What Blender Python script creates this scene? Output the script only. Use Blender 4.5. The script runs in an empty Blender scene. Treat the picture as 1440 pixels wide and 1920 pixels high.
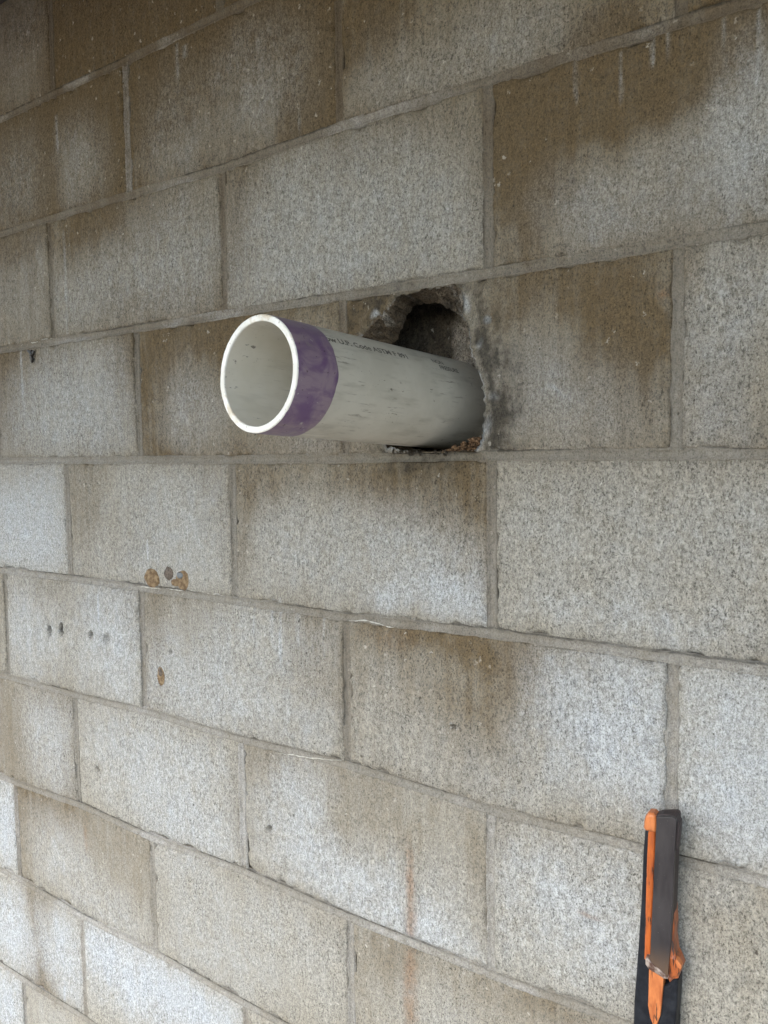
import bpy, math, random
import numpy as np

scene = bpy.context.scene
COL = scene.collection
PI = math.pi

# ------------------------------------------------------------------ camera
cam_d = bpy.data.cameras.new('camera')
cam = bpy.data.objects.new('camera', cam_d)
COL.objects.link(cam)
scene.camera = cam
cam_d.sensor_fit = 'HORIZONTAL'
cam_d.sensor_width = 36.0
cam_d.lens = 36.0
cam_d.clip_start = 0.02
cam_d.clip_end = 400.0
YAW, PITCH, ROLL = .6007, -.0704, -.0119
cy_, sy_, cp_, sp_, cr_, sr_ = math.cos(YAW), math.sin(YAW), math.cos(PITCH), math.sin(PITCH), math.cos(ROLL), math.sin(ROLL)
fw = np.array([-sy_*cp_, cy_*cp_, sp_]); rt = np.array([cy_, sy_, 0]); up = np.cross(rt, fw)
r2 = rt*cr_ + up*sr_; u2 = -rt*sr_ + up*cr_
from mathutils import Matrix
CAM_POS = (.3926, -.7822, -.0001)
cam.matrix_world = Matrix(((r2[0], u2[0], -fw[0], CAM_POS[0]), (r2[1], u2[1], -fw[1], CAM_POS[1]),
                           (r2[2], u2[2], -fw[2], CAM_POS[2]), (0, 0, 0, 1)))

# ------------------------------------------------------------------ daylight
SUN_EL, SUN_AZ = math.radians(38), math.radians(190)      # azimuth clockwise from +y (the wall's far side)
world = bpy.data.worlds.new('World')
scene.world = world
world.use_nodes = True
wn = world.node_tree
sky = wn.nodes.new('ShaderNodeTexSky')
sky.sky_type = 'NISHITA'
sky.sun_disc = False
sky.sun_elevation = SUN_EL
sky.sun_rotation = SUN_AZ
sky.dust_density = 1.0
bg = wn.nodes['Background']
wn.links.new(sky.outputs['Color'], bg.inputs['Color'])
bg.inputs['Strength'].default_value = 0.15
sun_d = bpy.data.lights.new('sun', 'SUN')
sun_d.energy = 1.0
sun_d.angle = math.radians(28)
sun_d.color = (1.0, .985, .96)
sun = bpy.data.objects.new('sun', sun_d)
COL.objects.link(sun)
sd = np.array([math.sin(SUN_AZ)*math.cos(SUN_EL), math.cos(SUN_AZ)*math.cos(SUN_EL), math.sin(SUN_EL)])
from mathutils import Vector
sun.rotation_euler = Vector(-sd).to_track_quat('-Z', 'Y').to_euler()
scene.view_settings.view_transform = 'Standard'
scene.view_settings.look = 'None'
scene.view_settings.exposure = 1.8
scene.view_settings.gamma = 1.0
scene.view_settings.use_curve_mapping = False

# ------------------------------------------------------------------ measured tables (metres, wall plane y = 0)
BLOBS = [
 (-0.885,0.694,0.072,0.082,'p',0.35), (-0.864,0.757,0.047,0.034,'b',0.5), (-0.814,0.686,0.023,0.092,'b',0.4), (-0.589,0.641,0.173,0.06,'b',0.25), (-0.32,0.578,0.113,0.04,'b',0.4),
 (-0.862,0.577,0.142,0.052,'b',0.5), (-0.801,0.554,0.03,0.076,'b',0.4), (-0.732,0.478,0.045,0.058,'p',0.5), (-0.918,0.492,0.066,0.063,'p',0.4), (-0.641,0.507,0.032,0.087,'b',0.45),
 (-0.962,0.482,0.034,0.082,'b',0.4), (-0.845,0.485,0.028,0.078,'b',0.3), (-0.533,0.534,0.07,0.052,'b',0.5), (-0.342,0.504,0.067,0.058,'p',0.5), (-0.501,0.473,0.051,0.067,'p',0.4),
 (-0.241,0.495,0.039,0.083,'b',0.75), (-0.374,0.428,0.09,0.035,'p',0.22), (-0.442,0.546,0.086,0.043,'b',0.35), (-0.15,0.512,0.046,0.036,'b',0.5), (-0.049,0.423,0.089,0.035,'p',0.3),
 (0.017,0.454,0.044,0.027,'p',0.4), (0.127,0.43,0.032,0.02,'b',0.45), (0.088,0.427,0.034,0.021,'p',0.25), (0.241,0.41,0.041,0.014,'b',0.6), (-0.136,0.447,0.038,0.043,'p',0.25),
 (-0.882,0.321,0.089,0.072,'p',0.3), (-0.845,0.379,0.142,0.022,'b',0.4), (-0.945,0.368,0.051,0.074,'b',0.2), (-0.716,0.281,0.17,0.051,'p',0.35), (-0.509,0.3,0.105,0.069,'p',0.45),
 (-0.616,0.381,0.077,0.048,'b',0.3), (-0.725,0.376,0.085,0.033,'b',0.3), (-0.882,0.321,0.013,0.108,'b',0.3), (-0.54,0.39,0.071,0.031,'p',0.2), (-0.524,0.24,0.118,0.019,'b',0.25),
 (-0.237,0.304,0.149,0.079,'p',0.55), (-0.376,0.365,0.035,0.078,'b',0.55), (-0.152,0.402,0.141,0.037,'b',0.22), (-0.079,0.264,0.079,0.054,'p',0.35), (-0.311,0.235,0.114,0.028,'p',0.25),
 (-0.271,0.371,0.063,0.04,'p',0.35), (-0.023,0.329,0.017,0.075,'b',0.12), (0.041,0.343,0.043,0.072,'b',0.6), (0.1,0.387,0.079,0.042,'b',0.6), (0.189,0.376,0.059,0.039,'b',0.65),
 (0.259,0.384,0.027,0.037,'b',0.55), (0.261,0.285,0.031,0.057,'p',0.75), (0.129,0.249,0.06,0.037,'p',0.4), (0.06,0.24,0.024,0.044,'b',0.3), (0.215,0.262,0.038,0.044,'p',0.3),
 (0.196,0.231,0.06,0.025,'b',0.2), (-0.982,0.143,0.062,0.087,'b',0.55), (-0.892,0.193,0.099,0.028,'b',0.3), (-0.634,0.171,0.04,0.05,'b',0.55), (-0.803,0.087,0.139,0.072,'p',0.45),
 (-0.739,0.154,0.102,0.043,'p',0.3), (-0.673,0.072,0.055,0.068,'p',0.15), (-0.516,0.161,0.083,0.047,'b',0.45), (-0.484,0.08,0.046,0.047,'p',0.3), (-0.557,0.06,0.049,0.057,'b',0.35),
 (-0.413,0.197,0.085,0.03,'b',0.4), (-0.42,0.017,0.163,0.015,'b',0.15), (-0.243,0.014,0.054,0.014,'p',0.2), (-0.164,0.176,0.048,0.032,'b',0.7), (0.016,0.127,0.023,0.064,'s',0.5),
 (0.013,0.057,0.023,0.047,'s',0.6), (-0.007,0.158,0.03,0.035,'s',0.4), (-0.079,0.197,0.058,0.012,'s',0.5), (-0.155,0.194,0.032,0.019,'s',0.4), (-0.156,0.162,0.04,0.026,'s',0.3),
 (0.084,0.142,0.071,0.055,'b',0.35), (0.167,0.154,0.031,0.047,'b',0.55), (0.06,0.179,0.055,0.028,'b',0.3), (0.157,0.071,0.032,0.053,'b',0.35), (0.102,0.052,0.052,0.039,'p',0.22),
 (0.029,0.015,0.026,0.018,'s',0.25), (0.054,0.089,0.031,0.051,'p',0.15), (0.191,0.159,0.005,0.005,'r',0.8), (-0.156,0.165,0.007,0.006,'p',1), (-0.15,0.154,0.011,0.006,'p',1),
 (-0.038,0.189,0.006,0.01,'p',1), (-0.007,0.163,0.006,0.005,'p',1), (-0.015,0.135,0.005,0.007,'p',0.9), (-0,0.072,0.008,0.004,'p',0.8), (-0.006,0.043,0.005,0.011,'p',0.8),
 (0.084,0.056,0.015,0.003,'p',0.5), (0.183,0.09,0.013,0.078,'b',0.35), (0.255,0.143,0.032,0.049,'p',0.35), (0.238,0.046,0.024,0.04,'p',0.3), (0.221,0.177,0.014,0.025,'b',0.35),
 (0.266,0.025,0.027,0.02,'b',0.15), (-0.932,-0.11,0.121,0.078,'p',0.75), (-0.955,-0.17,0.106,0.04,'p',0.3), (-0.908,-0.023,0.119,0.024,'b',0.25), (-0.515,-0.078,0.108,0.057,'p',0.35),
 (-0.455,-0.029,0.045,0.031,'b',0.4), (-0.753,-0.067,0.037,0.072,'b',0.4), (-0.567,-0.155,0.139,0.038,'p',0.3), (-0.63,-0.116,0.053,0.052,'b',0.2), (-0.425,-0.106,0.016,0.07,'b',0.3),
 (-0.469,-0.093,0.023,0.024,'s',0.15), (-0.359,-0.029,0.046,0.037,'b',0.6), (-0.382,-0.112,0.019,0.068,'b',0.35), (-0.281,-0.028,0.056,0.028,'b',0.15), (-0.159,-0.027,0.065,0.023,'b',0.5),
 (-0.081,-0.04,0.074,0.032,'b',0.55), (-0.112,-0.066,0.069,0.026,'r',0.12), (-0.089,-0.014,0.052,0.014,'s',0.4), (-0.024,-0.063,0.024,0.074,'b',0.5), (-0.097,-0.13,0.092,0.039,'p',0.3),
 (-0.125,-0.175,0.039,0.019,'p',0.65), (-0.05,-0.165,0.029,0.025,'p',0.8), (-0.018,-0.174,0.017,0.016,'p',0.5), (-0.284,-0.143,0.076,0.044,'p',0.25), (-0.193,-0.096,0.111,0.041,'p',0.2),
 (-0.316,-0.109,0.029,0.044,'p',0.2), (0.159,-0.08,0.109,0.054,'p',0.22), (0.042,-0.085,0.025,0.065,'p',0.1), (0.197,-0.174,0.072,0.022,'p',0.35), (0.091,-0.037,0.059,0.023,'b',0.08),
 (0.126,-0.16,0.068,0.017,'p',0.3), (0.268,-0.075,0.023,0.06,'p',0.2), (-0.939,-0.308,0.07,0.07,'p',0.55), (-0.695,-0.297,0.079,0.091,'p',0.65), (-0.826,-0.238,0.176,0.029,'b',0.3),
 (-0.877,-0.388,0.084,0.03,'b',0.2), (-0.635,-0.22,0.027,0.035,'b',0.2), (-0.491,-0.345,0.119,0.058,'p',0.55), (-0.366,-0.256,0.115,0.039,'p',0.3), (-0.535,-0.252,0.062,0.042,'b',0.15),
 (-0.258,-0.242,0.046,0.065,'b',0.45), (-0.289,-0.35,0.068,0.045,'p',0.3), (-0.587,-0.301,0.023,0.095,'b',0.4), (-0.215,-0.308,0.013,0.079,'b',0.4), (-0.114,-0.217,0.086,0.02,'b',0.55),
 (-0.13,-0.226,0.04,0.013,'r',0.15), (-0.054,-0.268,0.11,0.052,'b',0.4), (0.009,-0.27,0.054,0.087,'b',0.4), (0.055,-0.221,0.07,0.024,'b',0.3), (-0.147,-0.324,0.041,0.055,'p',0.12),
 (0.139,-0.277,0.068,0.063,'p',0.8), (0.104,-0.331,0.042,0.035,'p',0.4), (0.178,-0.32,0.032,0.05,'p',0.55), (0.166,-0.222,0.027,0.014,'p',0.4), (-0.047,-0.364,0.066,0.039,'p',0.15),
 (0.029,-0.379,0.046,0.025,'p',0.2), (0.258,-0.271,0.047,0.078,'p',0.8), (0.273,-0.351,0.037,0.042,'p',0.75), (0.225,-0.332,0.02,0.033,'p',0.5), (-1.01,-0.523,0.066,0.085,'b',0.4),
 (-0.886,-0.509,0.06,0.071,'p',0.5), (-0.855,-0.424,0.05,0.025,'b',0.4), (-0.954,-0.615,0.109,0.026,'b',0.3), (-0.835,-0.547,0.024,0.06,'b',0.35), (-0.65,-0.488,0.111,0.064,'p',0.5),
 (-0.524,-0.572,0.099,0.052,'p',0.6), (-0.496,-0.471,0.072,0.051,'p',0.4), (-0.417,-0.502,0.02,0.09,'b',0.25), (-0.719,-0.465,0.089,0.028,'b',0.18), (-0.292,-0.479,0.044,0.061,'p',0.55),
 (-0.22,-0.556,0.082,0.037,'p',0.65), (-0.118,-0.588,0.089,0.028,'p',0.7), (-0.333,-0.528,0.041,0.055,'p',0.35), (-0.351,-0.439,0.041,0.031,'b',0.3), (-0.253,-0.417,0.056,0.022,'b',0.25),
 (-0.117,-0.476,0.096,0.042,'b',0.15), (-0.019,-0.468,0.018,0.065,'b',0.3), (-0.209,-0.465,0.053,0.044,'b',0.18), (-0.063,-0.542,0.045,0.041,'p',0.25), (-0.113,-0.534,0.006,0.049,'r',0.9),
 (-0.112,-0.579,0.009,0.028,'r',0.9), (-0.085,-0.406,0.077,0.02,'b',0.2), (0.093,-0.484,0.08,0.049,'p',0.5), (0.135,-0.518,0.052,0.042,'p',0.6), (0.022,-0.437,0.017,0.032,'b',0.4),
 (0.061,-0.426,0.051,0.019,'b',0.15), (0.151,-0.419,0.022,0.035,'p',0.4), (0.12,-0.497,0.012,0.003,'r',0.7), (0.049,-0.562,0.039,0.032,'p',0.3), (0.251,-0.455,0.034,0.038,'b',0.12),
 (0.267,-0.515,0.029,0.007,'s',0.25), (0.241,-0.42,0.03,0.022,'p',0.2), (-1.055,-0.715,0.039,0.078,'p',0.9), (-0.905,-0.644,0.122,0.041,'b',0.45), (-0.876,-0.717,0.068,0.052,'p',0.35),
 (-0.673,-0.658,0.072,0.066,'b',0.25), (-0.99,-0.729,0.028,0.076,'b',0.35), (-0.738,-0.773,0.107,0.039,'p',0.3), (-0.792,-0.668,0.006,0.025,'r',0.4), (-0.552,-0.632,0.064,0.036,'p',0.3),
 (-0.445,-0.659,0.104,0.042,'p',0.2), (-0.297,-0.673,0.1,0.055,'p',0.2), (-0.258,-0.613,0.066,0.038,'b',0.12), (-0.472,-0.753,0.096,0.052,'p',0.3), (-0.112,-0.649,0.01,0.036,'r',0.85),
 (-0.111,-0.699,0.011,0.029,'r',0.8), (-0.152,-0.635,0.034,0.029,'b',0.35), (-0.013,-0.631,0.086,0.027,'b',0.15), (-0.072,-0.689,0.046,0.028,'p',0.15), (0.081,-0.619,0.044,0.016,'b',0.4),
 (-1.054,-0.933,0.059,0.068,'p',0.95), (-0.958,-0.888,0.04,0.098,'b',0.75), (-0.873,-0.91,0.06,0.064,'p',0.85), (-0.862,-0.988,0.051,0.027,'b',0.3), (-0.948,-0.991,0.037,0.033,'b',0.5),
 (-0.657,-0.868,0.129,0.058,'p',1), (-0.5,-0.86,0.099,0.036,'p',0.9), (-0.743,-0.852,0.046,0.05,'p',0.6), (-1.077,-1.087,0.081,0.058,'p',0.9), (-0.916,-1.042,0.072,0.027,'p',0.15),
]
BASE = {(3,-3):0.6, (3,-2):0.75, (3,-1):0.75, (2,-2.5):0.68, (2,-1.5):0.62, (2,-0.5):0.38, (2,0.5):0.6, (1,-3):0.4, (1,-2):0.4, (1,-1):0.2, (1,0):0.42, (0,-2.5):0.3, (0,-1.5):0.45, (0,-0.5):0.33, (0,0.5):0.3, (-1,-3):0.05, (-1,-2):0.12, (-1,-1):0.22, (-1,0):0.13, (-2,-3.5):0.2, (-2,-2.5):0.12, (-2,-1.5):0.18, (-2,-0.5):0.2, (-2,0.5):0.03, (-3,-3):0.25, (-3,-2):0.08, (-3,-1):0.17, (-3,0):0.08, (-4,-3.5):0.03, (-4,-2.5):0.2, (-4,-1.5):0.12, (-4,-0.5):0.2, (-5,-3):0.05, (-5,-2):0, (-5,-1):0.1, (-6,-3.5):0, (-6,-2.5):0.12}
BED = {
 -5: ([-1.004, -0.806], [0.0005, 0.0095]),
 -4: ([-1.015, -0.81, -0.613, -0.406], [0.0049, -0.0059, 0.0038, -0.0035]),
 -3: ([-1.009, -0.812, -0.61, -0.404, -0.205, 0.005, 0.136], [-0.0101, 0.0026, -0.0075, 0.0035, -0.0039, -0.0019, 0.0072]),
 -2: ([-1.048, -0.806, -0.618, -0.403, -0.208, -0.001, 0.173, 0.21, 0.293], [-0.0061, -0.0044, 0.0035, -0.0016, 0.0069, -0.0065, -0.0002, -0.0035, -0.0004]),
 -1: ([-1.03, -0.813, -0.406, -0.204, 0.002, 0.202, 0.289], [-0.0022, 0.0016, -0.0006, -0.0041, 0.0025, 0.0001, 0.0006]),
 0: ([-1.012, -0.399, -0.209, 0.054, 0.285], [0.0049, -0.0003, -0.0005, 0.0011, -0.0002]),
 1: ([-0.994, -0.413, 0.0, 0.28], [0.0039, 0.0023, -0.0011, 0.0006]),
 2: ([-0.976, -0.614, -0.411, -0.2, -0.003, 0.201, 0.259], [0.0084, 0.0024, -0.0032, 0.0059, 0.0033, -0.0009, -0.002]),
 3: ([-0.96, -0.805, -0.603, -0.408], [-0.0033, -0.0017, -0.0048, -0.003]),
}
CHIP_EDGE = [(-0.1743, 0.1502), (-0.1661, 0.1542), (-0.1548, 0.1684), (-0.1379, 0.1777), (-0.1242, 0.1871), (-0.1145, 0.193), (-0.0939, 0.195), (-0.0684, 0.197), (-0.042, 0.195), (-0.0352, 0.1866), (-0.0315, 0.1743), (-0.0345, 0.1582), (-0.0272, 0.1396), (-0.0253, 0.1155), (-0.0169, 0.0954), (-0.0099, 0.0741), (-0.0083, 0.0517), (-0.01, 0.0338), (-0.0151, 0.0174), (-0.0198, 0.0084), (-0.0467, 0.0019), (-0.0847, 0.0023), (-0.1111, 0.0082), (-0.1382, 0.0135)]
HOLE_EDGE = [(-0.1473, 0.1409), (-0.1383, 0.145), (-0.1316, 0.1575), (-0.1271, 0.1717), (-0.1128, 0.1825), (-0.0963, 0.1826), (-0.0796, 0.179), (-0.0569, 0.1659), (-0.0426, 0.1537), (-0.0311, 0.1375), (-0.028, 0.1159), (-0.0193, 0.0943), (-0.0123, 0.0744), (-0.011, 0.0519), (-0.0131, 0.0339), (-0.0182, 0.0174), (-0.0294, 0.0116), (-0.049, 0.0042), (-0.0872, 0.0039), (-0.1136, 0.0096), (-0.1357, 0.0144)]
LIT_PATCH = [(-0.1314, 0.1591)]
SLEEVE = [(0.185, -0.3731), (0.1832, -0.3978), (0.1822, -0.4425), (0.18, -0.4881), (0.1778, -0.5284), (0.176, -0.5576), (0.1757, -0.5835), (0.2169, -0.5658), (0.2182, -0.5459), (0.2188, -0.518), (0.2152, -0.515), (0.2092, -0.5251), (0.2051, -0.5278), (0.2029, -0.5176), (0.1956, -0.5115), (0.1919, -0.5062), (0.1924, -0.4614), (0.1934, -0.4168), (0.1949, -0.3704)]
RAIL = [(0.1898, -0.3723), (0.1887, -0.4164), (0.1882, -0.4607), (0.1877, -0.5027), (0.1914, -0.5057), (0.1945, -0.5007), (0.1954, -0.4473), (0.1969, -0.403), (0.1973, -0.3594), (0.1937, -0.3577)]
TONGUE = [(0.1914, -0.5119), (0.1912, -0.5333), (0.1909, -0.5531), (0.1931, -0.5651), (0.1969, -0.5726), (0.1995, -0.5715), (0.203, -0.5593), (0.2043, -0.5448), (0.2056, -0.5248), (0.206, -0.5119), (0.1992, -0.5089)]
KNOB = [(0.1871, -0.3586), (0.1867, -0.3663), (0.1888, -0.3684), (0.1944, -0.368), (0.1985, -0.3674), (0.1994, -0.3591), (0.1988, -0.3512), (0.1962, -0.3487), (0.1912, -0.3494), (0.1886, -0.3528)]
CAP = [(0.1901, -0.3527), (0.1947, -0.3525), (0.2043, -0.3479), (0.2128, -0.3468), (0.2178, -0.3487), (0.2203, -0.3533), (0.22, -0.364), (0.2187, -0.3804), (0.2153, -0.3814), (0.213, -0.3579), (0.1978, -0.3593), (0.1962, -0.3543)]
PLATE = [(0.1999, -0.3509), (0.2014, -0.3495), (0.2152, -0.3464), (0.2177, -0.3478), (0.2183, -0.3503), (0.2172, -0.3817), (0.216, -0.4353), (0.2142, -0.4844), (0.2125, -0.5073), (0.21, -0.5077), (0.2054, -0.5051), (0.1982, -0.5018), (0.1946, -0.4988), (0.1935, -0.4965), (0.1955, -0.4913), (0.197, -0.4417), (0.1984, -0.3979)]
LIP = [(0.1912, -0.4957), (0.1938, -0.4952), (0.1985, -0.4995), (0.2056, -0.5028), (0.2117, -0.5064), (0.2128, -0.5093), (0.2088, -0.5103), (0.2021, -0.508), (0.1949, -0.5064), (0.1913, -0.5022)]
FLAP = [(0.2146, -0.4388), (0.2164, -0.4588), (0.2161, -0.4735), (0.2182, -0.4863), (0.2213, -0.4906), (0.2239, -0.4993), (0.221, -0.5059), (0.2206, -0.5104), (0.2161, -0.5132), (0.2131, -0.5166), (0.2106, -0.5121), (0.2123, -0.4885), (0.2129, -0.4611)]
SPLINTER = [(0.2192, -0.4879), (0.2212, -0.4888), (0.2247, -0.4928), (0.2243, -0.4968), (0.2213, -0.4958), (0.2193, -0.4922)]
PLUGS = [(-0.5889, -0.184), (-0.5458, -0.1772), (-0.5204, -0.1802), (-0.5737, -0.3399)]
PITS = [(-0.8727, -0.3019), (-0.8365, -0.2957), (-0.75, -0.2947), (-0.7078, -0.2977), (-0.549, -0.2981), (-0.7514, -0.5311), (-0.3508, -0.5289), (-0.047, -0.3199), (0.0089, 0.0082)]
INSECT = [(-0.8872, 0.1856)]
CRUST = [[(-0.9276, 0.206), (-0.9151, 0.2133), (-0.8903, 0.21), (-0.8607, 0.2118), (-0.8257, 0.2112)], [(-0.5692, -0.1967), (-0.5322, -0.1993), (-0.4844, -0.1959), (-0.428, -0.1988)], [(-0.2022, -0.2092), (-0.17, -0.207), (-0.1454, -0.2097), (-0.083, -0.2097)], [(-0.3301, -0.4133), (-0.2906, -0.4086), (-0.2528, -0.405), (-0.2164, -0.3985)], [(-0.6278, -0.2017), (-0.5694, -0.2009)]]
DRIPS = [(-0.3336, -0.1915, -0.2746, 0.005), (-0.3187, -0.1901, -0.3028, 0.0039), (-0.2899, -0.1947, -0.2389, 0.0029), (-0.2855, -0.2089, -0.2568, 0.0029), (-0.2419, -0.2043, -0.269, 0.0027), (-0.3695, -0.2025, -0.2563, 0.0031), (0.146, 0.3963, 0.343, 0.0026), (0.0998, 0.4022, 0.355, 0.0028), (0.1766, 0.4045, 0.3698, 0.003), (0.1915, 0.4023, 0.3705, 0.0029), (0.2409, 0.3986, 0.3419, 0.0023), (0.2697, 0.3985, 0.32, 0.003), (-0.792, 0.573, 0.5097, 0.0059), (-0.4955, 0.5979, 0.5468, 0.0056), (-0.2685, 0.4503, 0.4108, 0.0036), (-0.7262, -0.2192, -0.3016, 0.0029), (-0.7826, 0.3859, 0.2029, 0.0059), (-0.479, 0.5892, 0.5712, 0.0088), (-0.9246, 0.201, 0.102, 0.0051), (-0.5974, -0.1227, -0.1652, 0.0039), (-0.8774, -0.974, -1.0062, 0.0052)]

P, H = .4064, .2032
JT = .0105                    # mortar joint
SHELL = .036
GROUND_Z = -7*H - .005
CEIL_Z = .794

# ------------------------------------------------------------------ numeric helpers
_rng = np.random.RandomState(7)
_TAB = _rng.rand(256, 256).astype(np.float32)

def vnoise(x, y, seed=0):
    x = np.asarray(x)+seed*17.31; y = np.asarray(y)+seed*9.77
    xi = np.floor(x).astype(np.int64); yi = np.floor(y).astype(np.int64)
    fx = x-xi; fy = y-yi
    fx = fx*fx*(3-2*fx); fy = fy*fy*(3-2*fy)
    a = _TAB[xi % 256, yi % 256]; b = _TAB[(xi+1) % 256, yi % 256]
    c = _TAB[xi % 256, (yi+1) % 256]; d = _TAB[(xi+1) % 256, (yi+1) % 256]
    return (a*(1-fx)+b*fx)*(1-fy)+(c*(1-fx)+d*fx)*fy

def fbm(x, y, seed=0, o=4):
    s = 0; a = .5
    for i in range(o):
        s = s+a*vnoise(x*2**i, y*2**i, seed+i*3); a *= .5
    return s/(1-.5**o)

def sstep(a, b, v):
    t = np.clip((v-a)/(b-a), 0, 1)
    return t*t*(3-2*t)

def bed_z(j, x):
    z = j*H+0*x
    if j in BED:
        z = z+.6*np.interp(x, BED[j][0], BED[j][1])
    return z

HEAD = {(1, -2): -.0122, (-1, -2): .0072, (-3, -2): .0034, (3, -2): .0135, (0, -1.5): .0017, (2, -1.5): -.0028, (-2, -1.5): -.0068,
        (-4, -1.5): -.0021, (1, -1): -.0048, (-3, -1): .0033, (3, -1): -.0014, (-2, -.5): -.0026, (-4, -.5): -.0038,
        (-1, 0): .0034, (-3, 0): .0017, (2, .5): -.0013, (-4, -2.5): .0028}
def head_x(c, u):
    return u*P+HEAD.get((c, u), 0.0)

def new_obj(name, mesh, mat, parent=None, kind=None, label=None, cat=None, group=None):
    o = bpy.data.objects.new(name, mesh)
    COL.objects.link(o)
    if mat: mesh.materials.append(mat)
    if parent: o.parent = parent
    if kind: o['kind'] = kind
    if label: o['label'] = label
    if cat: o['category'] = cat
    if group: o['group'] = group
    return o

def mesh_from(name, v, f, smooth=False, stain=None):
    if stain is None: stain = np.zeros((len(v), 4))
    me = bpy.data.meshes.new(name)
    v = np.asarray(v, dtype=np.float32)
    if isinstance(f, np.ndarray):
        n = len(f); k = f.shape[1]
        me.vertices.add(len(v)); me.vertices.foreach_set('co', v.ravel())
        me.loops.add(n*k); me.loops.foreach_set('vertex_index', f.ravel().astype(np.int32))
        me.polygons.add(n)
        me.polygons.foreach_set('loop_start', np.arange(0, n*k, k, dtype=np.int32))
        me.update(calc_edges=True)
        me.validate()
    else:
        me.from_pydata([tuple(p) for p in v], [], f)
        me.update()
    if smooth:
        me.polygons.foreach_set('use_smooth', np.ones(len(me.polygons), dtype=bool))
    if stain is not None:
        at = me.attributes.new('stain', 'FLOAT_COLOR', 'POINT')
        at.data.foreach_set('color', np.asarray(stain, dtype=np.float32).ravel())
    return me

def grid_faces(nr, nc, wrap=False, off=0):
    i, j = np.meshgrid(np.arange(nr-1), np.arange(nc if wrap else nc-1), indexing='ij')
    j2 = (j+1) % nc
    return np.stack([i*nc+j, i*nc+j2, (i+1)*nc+j2, (i+1)*nc+j], -1).reshape(-1, 4)+off

# ------------------------------------------------------------------ masonry stains, with some sky and bounce tone put into their colour
def blob_mask(x, z, b):
    k = 1.45 if b[4] in 'bp' and b[2] > .02 else 1.0
    dx = (x-b[0])/(b[2]*k); dz = (z-b[1])/(b[3]*k)
    return 1-sstep(.1, 1.6, np.sqrt(dx*dx+dz*dz))

def block_of(x, z):
    c = int(math.floor(z/H)); ph = 0 if c % 2 else .5
    return (c, math.floor(x/P-ph)+ph)

BY_BLOCK = {}
for b_ in BLOBS: BY_BLOCK.setdefault(block_of(b_[0], b_[1]), []).append(b_)

def stain_field(x, z, key, edge=None, hole=False):
    """brown, pale, soot, rust per vertex for one block (or the mortar when key is None)"""
    n = x.shape
    wx = x+.05*(fbm(x*16, z*9, 11)-.5)+.012*(fbm(x*70, z*30, 12, 3)-.5)
    wz = z+.05*(fbm(x*14, z*8, 13)-.5)+.014*(vnoise(x*75, z*5, 14)-.5)
    B = np.zeros(n); Pl = np.zeros(n); S = np.zeros(n); R = np.zeros(n)
    if key is None:
        base = .10+.35*sstep(-.15, .55, z)+.14*(fbm(x*6, z*6, 3)-.5)
        blobs = BLOBS; k = .45
    else:
        rr = random.Random(hash((int(key[0]*2), int(key[1]*2))))
        base = BASE.get(key, rr.uniform(.08, .22)+.25*float(sstep(-.1, .4, np.array(key[0]*H)))); k = 1.0
        blobs = BY_BLOCK.get(key, [])
        if key not in BASE:
            blobs = [((key[1]+rr.uniform(.3, .7))*P, (key[0]+rr.uniform(.2, .7))*H, .12, .06, 'p', .45),
                     ((key[1]+rr.uniform(0, 1))*P, (key[0]+.95)*H, .12, .05, 'b', .4)]
    B = B+base+.10*sstep(-.1, .25, z)+.14*sstep(.1, .7, z)  # brown rises with height: staining plus warm ground bounce put into the colour
    for b in blobs:
        ch = b[4]
        if key is None and ch == 'r': continue
        m = blob_mask(wx, wz, b) if ch != 'r' else blob_mask(x+.25*(wx-x), z+.4*(wz-z), b)
        m = m*b[5]*k
        if ch == 'b': m = m*(.72+.25*sstep(-.1, .35, z))
        if ch == 'p' and b[2] > .02: m = m*(.9-.32*sstep(0, .4, z))
        if ch == 'b': B = B+m
        elif ch == 'p': Pl = np.maximum(Pl, m)+.35*np.minimum(Pl, m)
        elif ch == 's': S = np.maximum(S, m)
        else: R = np.maximum(R, m)
    if edge is not None:
        e = np.exp(-edge/.02)*(.05+.30*fbm(x*14, z*14, 21))
        B = B+e*.7; Pl = Pl*(1-.6*np.exp(-edge/.012)*fbm(x*20, z*20, 5))
    B = B*(1-.75*np.clip(Pl, 0, 1))
    # pale run marks below the joints
    for (dx0, z1, z0, w) in (DRIPS if key is not None else []):
        zz = (z-z0)/max(1e-4, z1-z0)
        m = np.exp(-((x-dx0-.002*(vnoise(z*60, z*0, 5)-.5))/(w*.55))**2)*(sstep(-.05, .25, zz)*(1-sstep(.95, 1.02, zz)))
        m = m*fbm(x*90, z*25, 58, 3); Pl = Pl+.65*m; B = B*(1-.6*m)
    B = B+.22*(fbm(x*45, z*16, 31)-.5)*(.4+B)+.16*(vnoise(x*150, z*9, 33)-.5)*(.3+B)
    Pl = Pl*(.72+.56*fbm(x*60, z*40, 34))
    S = S*(.35+.9*sstep(.3, .75, fbm(x*90, z*70, 35, 5)))
    return np.stack([np.clip(B, 0, 1), np.clip(Pl, 0, 1), np.clip(S, 0, 1), np.clip(R, 0, 1)], -1)

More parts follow.
